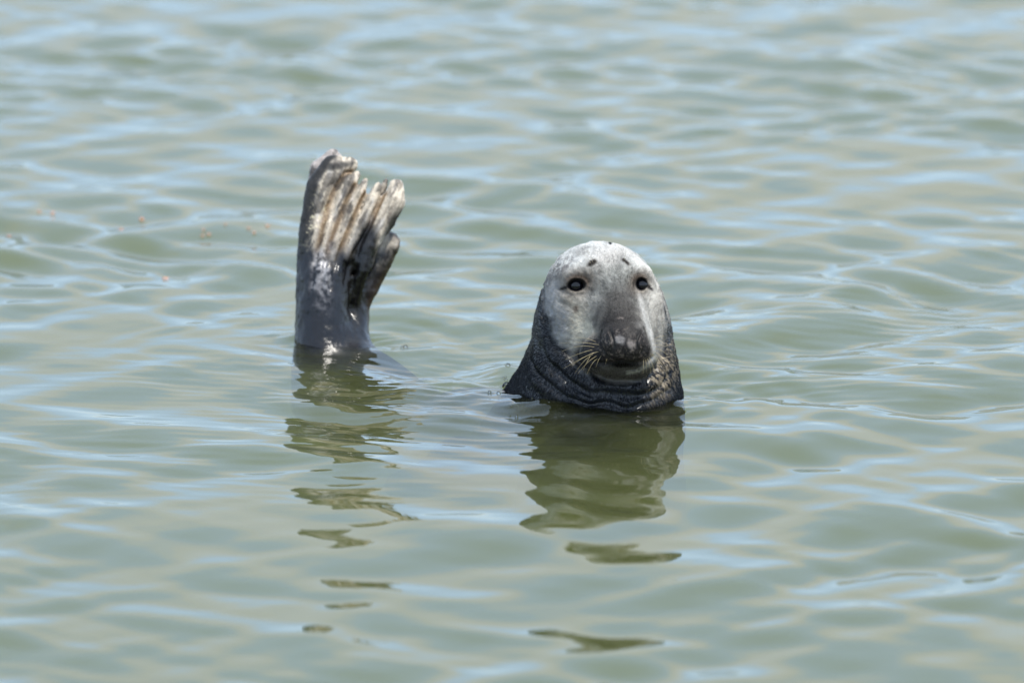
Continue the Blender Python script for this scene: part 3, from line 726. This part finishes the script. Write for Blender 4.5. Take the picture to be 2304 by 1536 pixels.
# bubbles where the neck pushes the water aside
def dome(c, rr, n=8):
    vs = [(c[0]+rr*math.cos(a)*math.cos(b), c[1]+rr*math.sin(a)*math.cos(b), c[2]+rr*math.sin(b)) for b in (-.3, .3, .8, 1.2) for a in np.linspace(0, 2*math.pi, n, endpoint=False)]+[(c[0], c[1], c[2]+rr)]
    fs = [(i*n+k, i*n+(k+1) % n, (i+1)*n+(k+1) % n, (i+1)*n+k) for i in range(3) for k in range(n)]+[(3*n+k, 3*n+(k+1) % n, 4*n, 4*n) for k in range(n)]
    return vs, fs
def bubbles(name, spots, mat):
    vs = []; fs = []
    for px, py, rr in spots:
        c = px2w(px, py); z = float(full_height(np.array([c[0]]), np.array([c[1]]))[0])
        y2 = c[1]-z/math.tan(A0); z = float(full_height(np.array([c[0]]), np.array([y2]))[0])
        a, b = dome((c[0], y2, z+rr*.1), rr); fs += [tuple(i+len(vs) for i in f) for f in b]; vs += a
    bm_ = bpy.data.meshes.new(name); bm_.from_pydata(vs, [], [f if f[2] != f[3] else f[:3] for f in fs]); bm_.polygons.foreach_set('use_smooth', [True]*len(fs)); bm_.update()
    return tag(add_obj(name, bm_, mat), kind='stuff')
mb, t = new_mat('bubble_film'); gl = N(t, 'ShaderNodeBsdfGlossy'); gl.inputs['Roughness'].default_value = .05; tr = N(t, 'ShaderNodeBsdfTransparent'); fr = N(t, 'ShaderNodeFresnel'); fr.inputs['IOR'].default_value = 1.5
ms = N(t, 'ShaderNodeMixShader'); oo = N(t, 'ShaderNodeOutputMaterial'); t.links.new(fr.outputs[0], ms.inputs[0]); t.links.new(tr.outputs[0], ms.inputs[1]); t.links.new(gl.outputs[0], ms.inputs[2]); t.links.new(ms.outputs[0], oo.inputs['Surface'])
rb = np.random.default_rng(2)
sp = [(1143, 831, .006), (1140, 866, .010), (1146, 858, .006), (1122, 888, .005), (912, 779, .006), (905, 780, .004), (1162, 929, .004)]
sp += [(rb.normal(1136, 14), rb.normal(856, 16), rb.uniform(.002, .005)) for _ in range(8)]+[(rb.normal(1260, 60), rb.normal(912, 8), rb.uniform(.0015, .003)) for _ in range(20)]
bubbles('bubbles', sp, mb)
# orange flecks of weed drifting on the left
mo = simple('orange_weed', (.50, .24, .15), .5); cands = [(88, 478), (118, 480), (318, 492), (272, 518), (458, 527), (470, 533), (508, 517), (560, 524), (572, 532), (602, 519), (372, 620), (455, 535), (320, 494), (20, 522)]
base_fleck = None
for i, (px, py) in enumerate(cands):
    c = px2w(px, py); z = float(full_height(np.array([c[0]]), np.array([c[1]]))[0])
    if base_fleck is None:
        pr = [(math.cos(a)*(.006+.003*math.sin(3*a+1)), math.sin(a)*(.011+.004*math.cos(2*a)), 0) for a in np.linspace(0, 6.283, 11, endpoint=False)]
        vs = [(x_, y_, -.001) for x_, y_, _ in pr]+[(x_*.8, y_*.8, .0015) for x_, y_, _ in pr]+[(0, 0, .0022)]
        fs = [(k, (k+1) % 11, 11+(k+1) % 11, 11+k) for k in range(11)]+[(11+k, 11+(k+1) % 11, 22) for k in range(11)]
        fm = bpy.data.meshes.new('weed_fleck'); fm.from_pydata(vs, [], fs); fm.materials.append(mo); base_fleck = fm
    o = bpy.data.objects.new('weed_fleck', base_fleck); col.objects.link(o); o.location = (c[0], c[1], z+.003); o.rotation_euler = (0, 0, rb.uniform(0, 6)); q = rb.uniform(.55, 1.0); o.scale = (q, q, 1)
    tag(o, 'tiny orange fleck of weed adrift on the blurred water left of the flippers', 'weed fleck', 'orange flecks drifting on the water')
print('done', round(time.time()-T0, 1))
